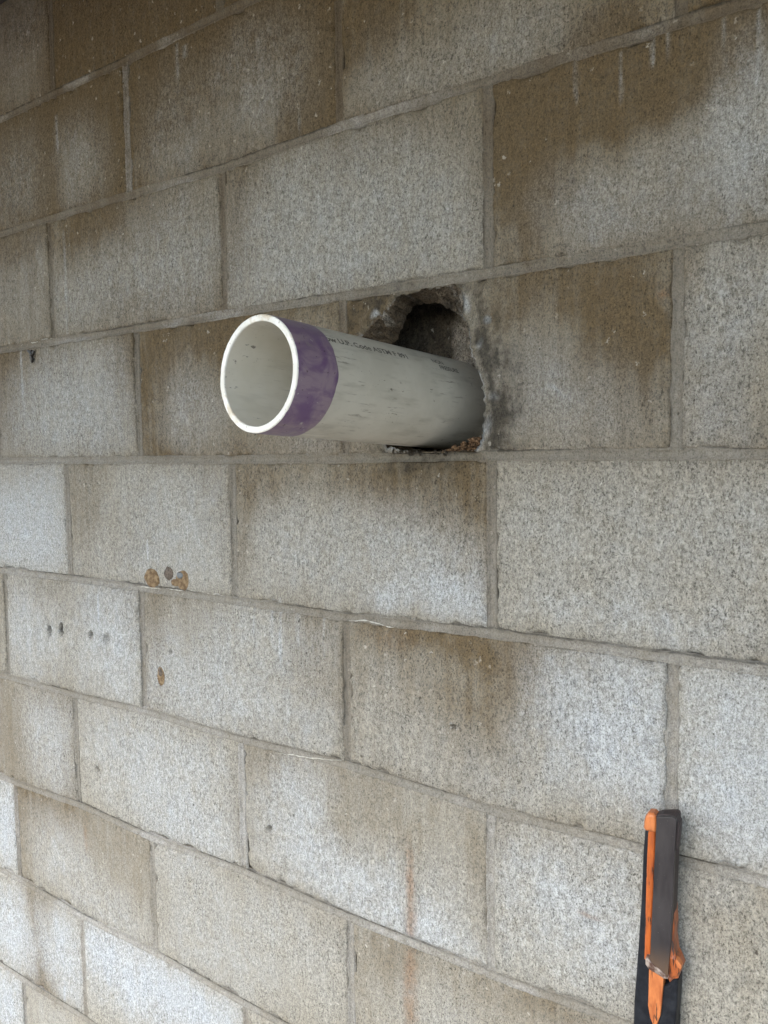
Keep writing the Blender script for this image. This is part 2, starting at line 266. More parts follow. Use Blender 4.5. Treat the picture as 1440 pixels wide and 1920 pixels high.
# ------------------------------------------------------------------ materials
class NT:
    def __init__(s, name):
        s.m = bpy.data.materials.new(name); s.m.use_nodes = True
        s.t = s.m.node_tree; s.b = s.t.nodes['Principled BSDF']
    def n(s, typ, **kw):
        nd = s.t.nodes.new(typ)
        for k, v in kw.items():
            if k.startswith('i_'):
                nd.inputs[k[2:].replace('_', ' ')].default_value = v
            else: setattr(nd, k, v)
        return nd
    def l(s, a, b): s.t.links.new(a, b)
    def coords(s, scale=(1, 1, 1)):
        tc = s.n('ShaderNodeTexCoord'); mp = s.n('ShaderNodeMapping')
        mp.inputs['Scale'].default_value = scale
        s.l(tc.outputs['Object'], mp.inputs['Vector'])
        return mp.outputs['Vector']
    def noise(s, vec, scale, detail=2, rough=.5, dist=0):
        nd = s.n('ShaderNodeTexNoise'); nd.inputs['Scale'].default_value = scale
        nd.inputs['Detail'].default_value = detail; nd.inputs['Roughness'].default_value = rough
        nd.inputs['Distortion'].default_value = dist
        s.l(vec, nd.inputs['Vector']); return nd.outputs['Fac']
    def math(s, op, a, b=None, clamp=False):
        nd = s.n('ShaderNodeMath', operation=op); nd.use_clamp = clamp
        for i, v in enumerate((a, b)):
            if v is None: continue
            if isinstance(v, (int, float)): nd.inputs[i].default_value = v
            else: s.l(v, nd.inputs[i])
        return nd.outputs[0]
    def ramp(s, v, a, b, lo=0., hi=1.):
        nd = s.n('ShaderNodeMapRange'); nd.clamp = True
        nd.interpolation_type = 'SMOOTHSTEP'
        s.l(v, nd.inputs[0]); nd.inputs[1].default_value = a; nd.inputs[2].default_value = b
        nd.inputs[3].default_value = lo; nd.inputs[4].default_value = hi
        return nd.outputs[0]
    def mix(s, f, a, b, mode='MIX'):
        nd = s.n('ShaderNodeMix', data_type='RGBA', blend_type=mode)
        for i, v in ((0, f), (6, a), (7, b)):
            if isinstance(v, (int, float)): nd.inputs[i].default_value = v
            elif isinstance(v, tuple): nd.inputs[i].default_value = (*v, 1)
            else: s.l(v, nd.inputs[i])
        return nd.outputs[2]
    def bump(s, h, strength, dist):
        nd = s.n('ShaderNodeBump'); nd.inputs['Strength'].default_value = strength
        nd.inputs['Distance'].default_value = dist
        s.l(h, nd.inputs['Height']); s.l(nd.outputs[0], s.b.inputs['Normal'])

def masonry_material(name, grey, brown, pale, grain_lo, grain_hi, fine=1.0, bump=.7):
    t = NT(name)
    v = t.coords((1, 1, .6)); vs = t.coords((1, 1, .07))
    n1 = t.noise(v, 240, 5, .75); n2 = t.noise(t.coords((1, 1, .75)), 640, 4, .8); n3 = t.noise(v, 30, 3, .6)
    st = t.noise(vs, 330, 2, .55)
    g = t.math('ADD', t.math('ADD', t.math('MULTIPLY', n1, .42*fine), t.math('MULTIPLY', n2, .52)), t.math('MULTIPLY', st, .06*fine))
    g = t.math('SUBTRACT', g, (.42*fine+.52+.06*fine)*.5)         # centred on zero
    a = t.n('ShaderNodeAttribute', attribute_name='stain')
    sp = t.n('ShaderNodeSeparateColor'); t.l(a.outputs['Color'], sp.inputs[0])
    br, pl, so, ru = sp.outputs[0], sp.outputs[1], sp.outputs[2], a.outputs['Alpha']
    mid = t.math('SUBTRACT', t.noise(t.coords((1, 1, .8)), 70, 6, .7), .5)
    run = t.math('SUBTRACT', t.noise(t.coords((1, 1, .09)), 75, 4, .6), .5)
    def soft(att, k, km=0., kr=0.):
        h = t.math('MULTIPLY', g, k)
        if km: h = t.math('ADD', h, t.math('MULTIPLY', mid, km))
        if kr: h = t.math('ADD', h, t.math('MULTIPLY', run, kr))
        return t.math('ADD', att, t.math('MULTIPLY', h, t.ramp(att, 0, .3)), clamp=True)
    c = t.mix(soft(br, 1.0, .6, .5), grey, brown)
    c = t.mix(t.math('MULTIPLY', soft(pl, 1.2, 1.1, .15), .8), c, pale)
    c = t.mix(t.math('MULTIPLY', soft(so, 3.0, 3.2), .82), c, (.035, .032, .026))
    c = t.mix(t.math('MULTIPLY', soft(ru, 1.4, 2.0), .66), c, (.20, .115, .062))
    gr = t.ramp(g, -.15, .15, grain_lo, grain_hi)
    cc = t.n('ShaderNodeCombineColor')
    oi = t.n('ShaderNodeObjectInfo')
    rnd = oi.outputs['Random']
    valley = t.math('MULTIPLY', t.ramp(t.noise(v, 520, 4, .7), .48, .36), t.ramp(rnd, 0, 1, .42*fine, .60*fine))
    patchy = t.ramp(t.noise(t.coords(), 13, 3, .55), .3, .7, .7, 1.15)
    gr = t.math('MULTIPLY', gr, t.math('SUBTRACT', 1.0, t.math('MULTIPLY', valley, patchy)))
    for i in range(3): t.l(gr, cc.inputs[i])
    c = t.mix(1.0, c, cc.outputs[0], 'MULTIPLY')
    void = t.math('MULTIPLY', t.ramp(t.noise(t.coords((1, 1, .8)), 135, 2, .55), .70, .755), t.ramp(t.noise(t.coords(), 7, 2, .5), .35, .65))
    c = t.mix(t.math('MULTIPLY', void, .8*fine), c, (.05, .042, .034))  # shade inside the voids mixed in as dark colour
    # open pores, recess shade put into their colour, and pale aggregate
    pore = t.ramp(t.noise(v, 430, 3, .6), .62, .70)
    c = t.mix(t.math('MULTIPLY', pore, .5*fine), c, (.035, .03, .024))
    vo = t.n('ShaderNodeTexVoronoi'); vo.inputs['Scale'].default_value = 165
    wv = t.n('ShaderNodeTexNoise'); wv.inputs['Scale'].default_value = 300; t.l(t.coords(), wv.inputs['Vector'])
    wm = t.n('ShaderNodeVectorMath', operation='SCALE'); wm.inputs['Scale'].default_value = .009; t.l(wv.outputs['Color'], wm.inputs[0])
    wa = t.n('ShaderNodeVectorMath', operation='ADD'); t.l(t.coords((1, 1, .85)), wa.inputs[0]); t.l(wm.outputs[0], wa.inputs[1])
    t.l(wa.outputs[0], vo.inputs['Vector'])
    cs = t.n('ShaderNodeSeparateColor'); t.l(vo.outputs['Color'], cs.inputs[0])
    fl = t.math('MULTIPLY', t.ramp(vo.outputs['Distance'], .12, .42, 1, 0), t.ramp(cs.outputs[0], .93, 1.0))
    c = t.mix(t.math('MULTIPLY', fl, .45*fine), c, (.6, .57, .5))
    warm = t.ramp(n3, .35, .65, 0, .22)
    c = t.mix(warm, c, (.42, .36, .27), 'SOFT_LIGHT')
    t.l(c, t.b.inputs['Base Color'])
    t.b.inputs['Roughness'].default_value = .93
    t.b.inputs['Specular IOR Level'].default_value = .18
    h = t.math('SUBTRACT', t.math('SUBTRACT', g, t.math('MULTIPLY', pore, .5)), t.math('MULTIPLY', void, .9))
    t.bump(h, bump, .0035)
    return t.m

M_BLOCK = masonry_material('concrete block face', (.302, .286, .243), (.122, .091, .052), (.385, .41, .428), .52, 1.5)  # pale colour also carries the bluish skylight cast of the lower wall
M_MORTAR = masonry_material('tooled mortar', (.215, .20, .168), (.125, .10, .07), (.42, .42, .41), .66, 1.36, fine=.65, bump=.6)
M_RAW = masonry_material('broken concrete', (.25, .215, .17), (.115, .085, .055), (.55, .53, .48), .22, 1.8, bump=1.6)

def simple(name, col, rough=.6, var=.25, scale=60, spec=.4, metal=0., stretch=(1, 1, 1), bump=0., col2=None, lo=.35, hi=.65):
    t = NT(name)
    n = t.noise(t.coords(stretch), scale, 4, .6)
    c2 = col2 or tuple(x*(1-var*1.6) for x in col)
    t.l(t.mix(t.ramp(n, lo, hi), c2, col), t.b.inputs['Base Color'])
    t.b.inputs['Roughness'].default_value = rough
    t.b.inputs['Specular IOR Level'].default_value = spec
    t.b.inputs['Metallic'].default_value = metal
    if bump: t.bump(t.noise(t.coords(stretch), scale*3, 3, .6), bump, .001)
    return t.m

# ------------------------------------------------------------------ ground and porch ceiling
me = mesh_from('ground', [(-80, -80, GROUND_Z), (80, -80, GROUND_Z), (80, 80, GROUND_Z), (-80, 80, GROUND_Z)], [(0, 1, 2, 3)])
gm = simple('dusty concrete ground', (.39, .345, .285), .95, .3, 3, .1)
g_o = new_obj('ground', me, gm, kind='structure')

def box_mesh(name, x0, x1, y0, y1, z0, z1):
    v = [(x0, y0, z0), (x1, y0, z0), (x1, y1, z0), (x0, y1, z0), (x0, y0, z1), (x1, y0, z1), (x1, y1, z1), (x0, y1, z1)]
    return mesh_from(name, v, [(0, 3, 2, 1), (4, 5, 6, 7), (0, 1, 5, 4), (1, 2, 6, 5), (2, 3, 7, 6), (3, 0, 4, 7)])

M_CEIL = simple('dark ceiling boards', (.06, .05, .045), .8, .3, 8, .2, stretch=(1, .1, 1))
new_obj('ceiling', box_mesh('ceiling', -1.9, 3.2, -1.55, -.003, CEIL_Z, CEIL_Z+.12), M_CEIL, kind='structure')

# ------------------------------------------------------------------ the block wall
wall = bpy.data.objects.new('concrete_block_wall', None)
COL.objects.link(wall)
wall['label'] = 'weathered grey and brown concrete block wall with a pipe hole broken through one block'
wall['category'] = 'wall'

def axis_pts(length, step, fine):
    if not fine: return np.linspace(0, 1, max(3, int(length/step)+1))
    e = np.array([0, .0008, .002, .004])/length
    n = int((length-.012)/step)
    return np.concatenate([e, np.linspace(.0062/length, 1-.0062/length, n), 1-e[::-1]])

def relief(x, z, edge, seed):
    """depth (+y = into the wall) of a moulded block face: sandy relief, worn arrises"""
    y = .0007*(fbm(x*180, z*110, seed, 3)-.5)+.0022*(fbm(x*9, z*9, seed+4, 2)-.5)
    chip = fbm(x*55, z*55, seed+7, 3)
    y = y+.0022*np.exp(-edge/.0016)+.007*np.exp(-edge/.0045)*sstep(.56, .78, chip)
    return y

def pits(x, z, y, stain, spots):
    for (px, pz, rx, rz, d, dark) in spots:
        q = ((x-px)/rx)**2+((z-pz)/rz)**2
        q = q*(.15+1.7*fbm(x*150+px*50, z*150, 9, 4))
        m = np.clip(1-q, 0, 1)**.6
        y = y+d*m
        stain[..., 2] = np.maximum(stain[..., 2], dark*np.clip(1.25-q, 0, 1))
        stain[..., 1] = np.maximum(stain[..., 1], .5*np.exp(-((q-1.5)/.5)**2)*(fbm(x*300, z*300, 2, 2) > .5))
    return y

PIT_SIZE = [(.007, .010, .009, .5), (.006, .011, .010, .95), (.006, .006, .007, .6), (.009, .008, .006, .45), (.004, .003, .006, .8), (.005, .005, .005, .6),
            (.004, .005, .006, .8), (.003, .003, .005, .9), (.004, .003, .003, .8)]
PIT_LIST = [(p[0], p[1], *s) for p, s in zip(PITS, [(a*1.05, b*1.05, c*1.2, d) for a, b, c, d in PIT_SIZE])]

def in_view(x, z):
    d = np.array([x-CAM_POS[0], -CAM_POS[1], z-CAM_POS[2]])
    w = d@fw
    return w > .1 and abs(d@r2/w) < .66 and abs(d@u2/w) < .84

def block_bounds(c, u):
    xl, xr = head_x(c, u)+JT/2, head_x(c, u+1)-JT/2
    return xl, xr

def make_block(c, u, trim_r=None):
    xl, xr = block_bounds(c, u)
    fine = any(in_view(x, z) for x in (xl, (xl+xr)/2, xr) for z in (c*H, (c+.5)*H, (c+1)*H))
    step = .0026 if fine else .02
    s = axis_pts(xr-xl, step, fine); t = axis_pts(H-JT, step, fine)
    sg, tg = np.meshgrid(s, t, indexing='xy')
    x = xl+sg*(xr-xl)
    zb, zt = bed_z(c, x)+JT/2, bed_z(c+1, x)-JT/2
    rs = random.Random(int(c*97+u*2*13+5000))
    amp = .0012 if fine else 0
    # wavering edges
    x = x+amp*2*((fbm(x*0+u*7+3, tg*14, 41, 3)-.5)*(1-sg)**8+(fbm(x*0+u*7+9, tg*14, 42, 3)-.5)*sg**8)
    z0 = zb+tg*(zt-zb)
    z = z0+amp*2*((fbm(x*30, x*0+c*5, 43, 3)-.5)*(1-tg)**8+(fbm(x*30, x*0+c*5+2, 44, 3)-.5)*tg**8)
    edge = np.minimum(np.minimum(sg, 1-sg)*(xr-xl), np.minimum(tg, 1-tg)*(H-JT))
    st = stain_field(x, z, (c, u), edge)
    y = rs.uniform(-.0016, .0012)+(sg-.5)*rs.uniform(-.002, .002)+(tg-.5)*rs.uniform(-.0015, .0015)
    if fine:
        y = y+relief(x, z, edge, rs.randint(1, 60))
        y = pits(x, z, y, st, [q for q in PIT_LIST if xl < q[0] < xr and c*H < q[1] < (c+1)*H])
    y = y+np.zeros_like(x)
    nr, nc = x.shape
    v = np.stack([x, y, z], -1).reshape(-1, 3)
    f = grid_faces(nr, nc)
    idx = np.arange(nr*nc).reshape(nr, nc)
    ring = np.concatenate([idx[0, :-1], idx[:-1, -1], idx[-1, :0:-1], idx[:0:-1, 0]])
    back = v[ring].copy(); back[:, 1] = SHELL
    o = len(v); k = len(ring); a = np.arange(k); b = (a+1) % k
    side = np.stack([ring[a], o+a, o+b, ring[b]], -1)
    V = np.concatenate([v, back]); S = np.concatenate([st.reshape(-1, 4), st.reshape(-1, 4)[ring]])
    me = mesh_from('concrete_block', V, np.concatenate([f, side]), True, S)
    return new_obj('concrete_block', me, M_BLOCK, wall)

HOLE_KEY = (0, -.5)
# the left-hand bed height of a running bond: odd courses start on whole pitches, even ones on half pitches
for c in range(-7, 5):
    ph = 0 if c % 2 else .5
    for k in range(-8, 4):
        u = k+ph
        if (c, u) == HOLE_KEY: continue
        if c == 4: continue
        make_block(c, u)

# ---- the broken block: polar mesh round the hole
HC = np.array([-.085, .09])
def radial(poly, th):
    """distance from HC to a closed outline along each angle"""
    p = np.array(poly)-HC
    out = np.zeros_like(th)
    q = np.roll(p, -1, 0)
    for i, a in enumerate(th):
        d = np.array([math.cos(a), math.sin(a)])
        e = q-p
        den = d[0]*e[:, 1]-d[1]*e[:, 0]
        den = np.where(abs(den) < 1e-12, 1e-12, den)
        t = (p[:, 0]*e[:, 1]-p[:, 1]*e[:, 0])/den
        w = (p[:, 0]*d[1]-p[:, 1]*d[0])/den
        ok = (w >= -1e-6) & (w <= 1+1e-6) & (t > 0)
        out[i] = t[ok].min() if ok.any() else np.nan
    return out

def make_hole_block():
    c, u = HOLE_KEY
    xl, xr = block_bounds(c, u)
    zb, zt = JT/2, H-JT/2
    corners = [math.atan2(z-HC[1], x-HC[0]) % (2*PI) for x, z in ((xl, zb), (xr, zb), (xr, zt), (xl, zt))]
    th = np.unique(np.concatenate([np.linspace(0, 2*PI, 720, endpoint=False), corners]))
    rect = [(xl, zb), (xr, zb), (xr, zt), (xl, zt)]
    R = radial(rect, th)
    ro = radial(CHIP_EDGE, th); ri = radial(HOLE_EDGE, th)
    n = vnoise(th*18, th*0, 51)-.5; n2 = vnoise(th*55, th*0, 52)-.5
    # closing the noise at the seam
    fade = np.minimum(th, 2*PI-th); fade = sstep(0, .15, fade)
    ro = ro+(.004*n+.0025*n2)*fade; ri = ri+(.003*np.roll(n, 40)+.002*n2)*fade
    ro = np.minimum(ro, R-.0012); ro = np.minimum(ro+.005*sstep(.2, .9, np.cos(th)), R-.0012); ri = ri+.004*sstep(.1, .6, np.sin(th)); ri = np.minimum(ri, ro-.0006)
    rows = []; kinds = []
    K = 22
    rows.append((ri+.004, np.full_like(th, SHELL))); kinds.append(1)
    for k in range(K+1):
        t = k/K
        r = ri+(ro-ri)*t
        x = HC[0]+r*np.cos(th); z = HC[1]+r*np.sin(th)
        lip = np.clip((ro-ri)/.012, 0, 1)
        prof = (1-t)**(.35+1.3*vnoise(np.cos(th)*5+30, np.sin(th)*5+30, 63))
        y = (SHELL-.004)*prof
        y = y+(.020*(fbm(x*85, z*85, 61, 5)-.5)+.013*(fbm(x*240, z*240, 62, 3)-.5))*math.sin(PI*min(1, t*1.0))**.5*(.35+.65*lip)
        rows.append((r, y)); kinds.append(1)
    N = 70
    for k in range(1, N+1):
        t = (k/N)**1.15
        r = ro+(R-ro)*t
        rows.append((r, None)); kinds.append(0)
    V = []; ST = []
    for (r, y), kd in zip(rows, kinds):
        x = HC[0]+r*np.cos(th); z = HC[1]+r*np.sin(th)
        zz = z+np.where(abs(z-zb) < abs(z-zt), bed_z(0, x), bed_z(1, x)-H)*0
        edge = np.minimum(np.minimum(x-xl, xr-x), np.minimum(z-zb, zt-z)); edge = np.clip(edge, 0, 1)
        st = stain_field(x, z, HOLE_KEY, edge)
        if y is None:
            lipd = r-ro
            y = .0002+relief(x, z, edge, 23)+.0025*np.exp(-lipd/.002)+.0045*np.exp(-lipd/.008)*sstep(.5, .75, fbm(x*50, z*50, 66, 3))
            y = pits(x, z, y, st, [q for q in PIT_LIST if xl < q[0] < xr and 0 < q[1] < H])
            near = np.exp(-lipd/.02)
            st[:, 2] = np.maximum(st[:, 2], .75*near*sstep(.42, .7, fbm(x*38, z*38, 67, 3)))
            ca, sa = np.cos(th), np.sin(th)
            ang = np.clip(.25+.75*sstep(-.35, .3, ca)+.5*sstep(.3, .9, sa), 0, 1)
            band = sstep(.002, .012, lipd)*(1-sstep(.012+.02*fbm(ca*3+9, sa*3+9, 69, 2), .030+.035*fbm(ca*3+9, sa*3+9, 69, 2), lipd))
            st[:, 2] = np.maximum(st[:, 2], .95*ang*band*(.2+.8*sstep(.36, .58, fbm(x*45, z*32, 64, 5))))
            w = np.exp(-lipd/.0035)*sstep(.55, .68, fbm(x*45, z*45, 68, 2))
            st[:, 1] = np.maximum(st[:, 1], w*1.1); st[:, 2] *= 1-.9*w
        else:
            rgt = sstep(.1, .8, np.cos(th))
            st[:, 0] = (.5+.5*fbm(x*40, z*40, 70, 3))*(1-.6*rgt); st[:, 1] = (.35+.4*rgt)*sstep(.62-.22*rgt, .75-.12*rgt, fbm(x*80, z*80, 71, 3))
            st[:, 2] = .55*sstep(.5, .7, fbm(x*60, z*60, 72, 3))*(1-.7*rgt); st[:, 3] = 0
        V.append(np.stack([x, y, z], -1)); ST.append(st)
    # outer arris back into the joint
    last = V[-1].copy(); last[:, 1] = SHELL
    V.append(last); ST.append(ST[-1].copy())
    V = np.array(V); ST = np.array(ST)
    f = grid_faces(V.shape[0], V.shape[1], True)[:, ::-1]
    me = mesh_from('concrete_block', V.reshape(-1, 3), f, True, ST.reshape(-1, 4))
    me.materials.append(M_BLOCK); me.materials.append(M_RAW)
    nth = len(th)
    mi = np.zeros(len(me.polygons), dtype=np.int32); mi[:nth*(K+1)] = 1
    me.polygons.foreach_set('use_smooth', mi == 0)
    me.polygons.foreach_set('material_index', mi)
    o = new_obj('concrete_block', me, None, wall)
    o['label'] = 'block broken open around the pipe, blackened round the hole'
    # the hollow core behind it
    x0, x1, y0, y1 = -.176, .012, SHELL-.001, .090
    z0, z1 = -.20, .42
    nx, ny, nz = 40, 30, 90
    parts = []; sts = []; fs = []; off = 0
    def sheet(fun, a, b):
        nonlocal off
        A, Bq = np.meshgrid(np.linspace(0, 1, a), np.linspace(0, 1, b), indexing='ij')
        v, s = fun(A, Bq)
        parts.append(v.reshape(-1, 3)); sts.append(s.reshape(-1, 4)); fs.append(grid_faces(a, b, False, off)); off += a*b
    def st_(x, z, core_shade):  # shade inside the core and its lit back patch, put into the colour
        return np.stack([(.1+.6*core_shade)*(.5+fbm(x*30, z*30, 75)), np.clip(1-core_shade*1.5, 0, 1)*(.15+.35*fbm(x*40, z*40, 74)), np.clip(.18+core_shade*(1.0+.9*fbm(x*25, z*25, 73)), 0, 1), x*0], -1)
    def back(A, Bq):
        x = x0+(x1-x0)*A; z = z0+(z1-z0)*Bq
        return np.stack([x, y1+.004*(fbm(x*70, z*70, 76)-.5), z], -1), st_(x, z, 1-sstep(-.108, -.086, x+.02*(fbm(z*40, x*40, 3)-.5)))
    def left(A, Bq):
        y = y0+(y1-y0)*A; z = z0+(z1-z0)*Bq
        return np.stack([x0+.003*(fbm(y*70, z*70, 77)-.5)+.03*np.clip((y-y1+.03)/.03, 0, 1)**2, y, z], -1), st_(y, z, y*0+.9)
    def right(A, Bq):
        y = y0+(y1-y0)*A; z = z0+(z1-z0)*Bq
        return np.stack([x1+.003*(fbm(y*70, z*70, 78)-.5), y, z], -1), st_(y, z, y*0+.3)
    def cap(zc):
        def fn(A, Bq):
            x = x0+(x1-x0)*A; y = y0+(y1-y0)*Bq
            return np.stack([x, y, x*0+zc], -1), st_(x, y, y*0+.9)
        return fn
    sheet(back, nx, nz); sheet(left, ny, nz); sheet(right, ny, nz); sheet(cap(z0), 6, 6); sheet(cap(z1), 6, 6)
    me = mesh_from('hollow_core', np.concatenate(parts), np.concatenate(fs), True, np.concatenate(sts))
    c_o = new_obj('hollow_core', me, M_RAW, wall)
    c_o['label'] = 'hollow core seen through the hole, shade and lit back patch painted in'
make_hole_block()

# ---- mortar joints: concave tooled strips between the blocks
def make_mortar():
    parts = []; sts = []; fs = []; off = 0
    prof = np.array([-1.38, -1.12, -.7, -.25, .25, .7, 1.12, 1.38])
    dep = np.array([.0045, .0005, .0022, .0031, .0031, .0022, .0003, .0045])
    for j in range(-7, 5):
        xs = np.arange(-3.0, 1.7, .004 if -6 <= j <= 4 else .05)
        z = bed_z(j, xs)
        hw = JT/2+(.0026)*(fbm(xs*70, xs*0, 80+j, 5)-.5)
        X = np.repeat(xs[:, None], 8, 1)
        Z = z[:, None]+prof[None]*hw[:, None]
        lump = fbm(X*12, Z*60, 84, 3)-.5
        Y = dep[None]+.0022*lump+.0008*(fbm(X*160, Z*160, 85, 2)-.5)
        # the ledge under the hole has lost its tooled face
        if j == 0:
            m = sstep(-.15, -.12, X)*(1-sstep(-.022, -.008, X))
            Y = Y+m*(.004+.006*(fbm(X*70, Z*90, 86, 3)-.3))
            Z = Z-m*np.clip(prof[None], 0, 2)*.0025*fbm(X*60, X*0, 88, 2)
        st = stain_field(X, Z, None)
        st[..., 2] = np.maximum(st[..., 2], .5*np.exp(-((X+.07)/.05)**2)*float(j in (0,))*fbm(X*50, Z*80, 89))
        # thin dark line under the upper block
        dark_line = sstep(.40, .58, vnoise(X*7, X*0+j*3.7, 90))*(abs(prof[None]-1.12) < .05)
        st[..., 2] = np.maximum(st[..., 2], .85*dark_line)
        st[..., 1] = np.maximum(st[..., 1], .4*sstep(.6, .8, fbm(X*9, Z*20+j, 92, 2)))
        parts.append(np.stack([X, Y, Z], -1).reshape(-1, 3)); sts.append(st.reshape(-1, 4))
        fs.append(grid_faces(len(xs), 8, False, off)[:, ::-1]); off += len(xs)*8
        # ledge behind the joint
        nb = len(xs)
        for zz, flip in ((JT/2+.001, False), (-JT/2-.001, True)):
            A = np.stack([xs, xs*0+.0025, z+zz], -1); B = np.stack([xs, xs*0+SHELL, z+zz], -1)
            if j == 0 and zz > 0: A[:, 2] -= .002; B[:, 2] -= .002; A[:, 1] += .004
            q = np.stack([A, B], 1).reshape(-1, 3)
            parts.append(q); s = np.zeros((len(q), 4)); s[:, 0] = .4; s[:, 2] = .3; sts.append(s)
            ff = grid_faces(nb, 2, False, off); fs.append(ff if flip else ff[:, ::-1]); off += len(q)
    for c in range(-7, 4):
        ph = 0 if c % 2 else .5
        for k in range(-7, 5):
            u = k+ph
            xc = head_x(c, u)
            fine = in_view(xc, (c+.5)*H)
            z0 = bed_z(c, np.array(xc))+JT/2*.7; z1 = bed_z(c+1, np.array(xc))-JT/2*.7
            zs = np.linspace(z0, z1, 50 if fine else 5)
            rs = random.Random(int(c*31+u*2*7+900))
            hw = JT/2*rs.uniform(.98, 1.05)+.0032*(fbm(zs*70, zs*0+c*3.1+u, 93, 5)-.5)
            d = rs.uniform(-.0004, .0022)
            Zs = np.repeat(zs[:, None], 8, 1); X = xc+prof[None]*hw[:, None]
            Y = dep[None]+d*np.array([0, .3, 1, 1, 1, 1, .3, 0])[None]+.0018*(fbm(X*60, Zs*14, 94, 3)-.5)+.0007*(fbm(X*160, Zs*160, 95, 2)-.5)
            st = stain_field(X, Zs, None)
            pale = {(-3, -1): .5, (-3, 0): .3, (2, -1.5): .3, (-4, -.5): .2, (-2, -3.5): .3}.get((c, u), 0)
            st[..., 0] = np.clip(st[..., 0]+rs.uniform(-.12, .25)*(not pale), 0, 1)
            if pale: st[..., 1] = np.maximum(st[..., 1], pale)
            st[..., 2] = np.maximum(st[..., 2], .6*sstep(.5, .66, vnoise(Zs*9, Zs*0+c*3+u, 96))*(abs(prof[None]+1.12) < .05))
            parts.append(np.stack([X, Y, Zs], -1).reshape(-1, 3)); sts.append(st.reshape(-1, 4))
            fs.append(grid_faces(len(zs), 8, False, off)); off += len(zs)*8
            for xx, flip in ((-JT/2-.001, True), (JT/2+.001, False)):
                q = np.array([(xc+xx, .0025, z0), (xc+xx, SHELL, z0), (xc+xx, .0025, z1), (xc+xx, SHELL, z1)], dtype=float)
                parts.append(q); s = np.zeros((4, 4)); s[:, 0] = .4; sts.append(s)
                fs.append(grid_faces(2, 2, False, off)); off += 4
    me = mesh_from('mortar', np.concatenate(parts), np.concatenate(fs), True, np.concatenate(sts))
    new_obj('mortar', me, M_MORTAR, wall)
make_mortar()
new_obj('inner_face', box_mesh('inner_face', -3.1, 1.75, .118, .143, -7*H, 4*H), M_RAW, wall)

# ---- ragged lips of squeezed mortar along some joints
M_CRUST = masonry_material('lime crust', (.5, .48, .42), (.4, .35, .28), (.62, .6, .55), .8, 1.15, fine=.4, bump=.6)
for line in CRUST:
    L = np.array(line)
    seg = np.concatenate([[0], np.cumsum(np.hypot(*np.diff(L, axis=0).T))])
    n = max(8, int(seg[-1]/.0022)); s = np.linspace(0, seg[-1], n)
    x = np.interp(s, seg, L[:, 0]); z = np.interp(s, seg, L[:, 1])+.003*(fbm(s*90, s*0, int(s[-1]*1000) % 50, 3)-.5)
    w = (.0003+.0026*np.clip(fbm(s*160, s*0, 77, 3)-.38, 0, 1))*np.sin(np.linspace(.02, PI-.02, n))**.4
    pts = []
    for a in np.linspace(0, PI, 6):
        pts.append(np.stack([x, .0015-np.sin(a)*np.minimum(w*1.1, .002), z+np.cos(a)*w], -1))
    V = np.array(pts)
    me = mesh_from('mortar_lip', V.reshape(-1, 3), grid_faces(6, n), True)
    new_obj('mortar_lip', me, M_CRUST, wall)

# ---- old anchor holes plugged with tan filler
M_PLUG = simple('tan filler', (.23, .165, .095), .9, .35, 150, .2, bump=1.0, col2=(.11, .07, .038))
M_PLUGD = simple('dark filler', (.13, .10, .075), .7, .35, 260, .3, bump=.8)
M_SLATE = simple('grey plug core', (.12, .13, .13), .6, .2, 200, .4)
def plug(x, z, rx, rz, mat, seed, proud=.0012):
    n, m = 28, 7
    V = [(x, -proud*.9, z)]; f = []
    for i in range(1, m+1):
        t = i/m
        for k in range(n):
            a = 2*PI*k/n
            rr = t*(1+.22*(float(vnoise(np.array(a*2.2), np.array(seed*3.3), 3))-.5)+.12*(float(vnoise(np.array(a*6.), np.array(seed*3.3), 4))-.5)) if k < n-3 else t
            px, pz = x+rx*rr*math.cos(a), z+rz*rr*math.sin(a)
            y = -proud*(1-t**4)+.003*(t == 1)+.0012*(float(fbm(np.array(px*300), np.array(pz*300), 5, 2))-.5)
            V.append((px, y, pz))
    for k in range(n): f.append((0, 1+k, 1+(k+1) % n))
    for i in range(m-1):
        for k in range(n):
            a = 1+i*n+k; b = 1+i*n+(k+1) % n
            f.append((a, a+n, b+n, b))
    me = mesh_from('hole_plug', V, f, True)
    return new_obj('hole_plug', me, mat, wall)
# mortar chunks left on the ledge under the hole
rs_ = random.Random(11)
ch_me = []
for q in range(3):
    n = 9; V = []; F = []
    for i in range(6):
        ph = PI*i/5
        for k in range(n):
            t = 2*PI*k/n; k_ = rs_.uniform(.6, 1.25)
            V.append((k_*math.sin(ph)*math.cos(t), .7*k_*math.sin(ph)*math.sin(t), .6*k_*math.cos(ph)))
    ch_me.append(mesh_from('mortar_chunk', V, grid_faces(6, n, True)))
    ch_me[-1].materials.append(M_RAW)
for i in range(26):
    x = rs_.choice((rs_.uniform(-.138, -.10), rs_.uniform(-.138, -.10), rs_.uniform(-.10, -.03)))
    o = new_obj('mortar_chunk', ch_me[i % 3], None, wall)
    k = rs_.uniform(.0012, .0036)
    o.location = (x, rs_.uniform(.0005, .006), .0035+rs_.uniform(0, .003)+.004*max(0, (-.105-x)/.03))
    o.scale = (k*1.3, k, k); o.rotation_euler = (rs_.uniform(0, 6), rs_.uniform(0, 6), rs_.uniform(0, 6))
p0, p1, p2, p3 = PLUGS
plug(p0[0], p0[1], .0195, .0165, M_PLUG, 1)['label'] = 'largest tan filler plug just above the mortar joint'
plug(p1[0]-.002, p1[1]+.003, .0125, .0115, M_PLUGD, 2)['label'] = 'crumbled dark brown filler plug'
plug(p2[0]+.004, p2[1]-.002, .0155, .0170, M_PLUG, 3)['label'] = 'tan filler plug with a grey core'
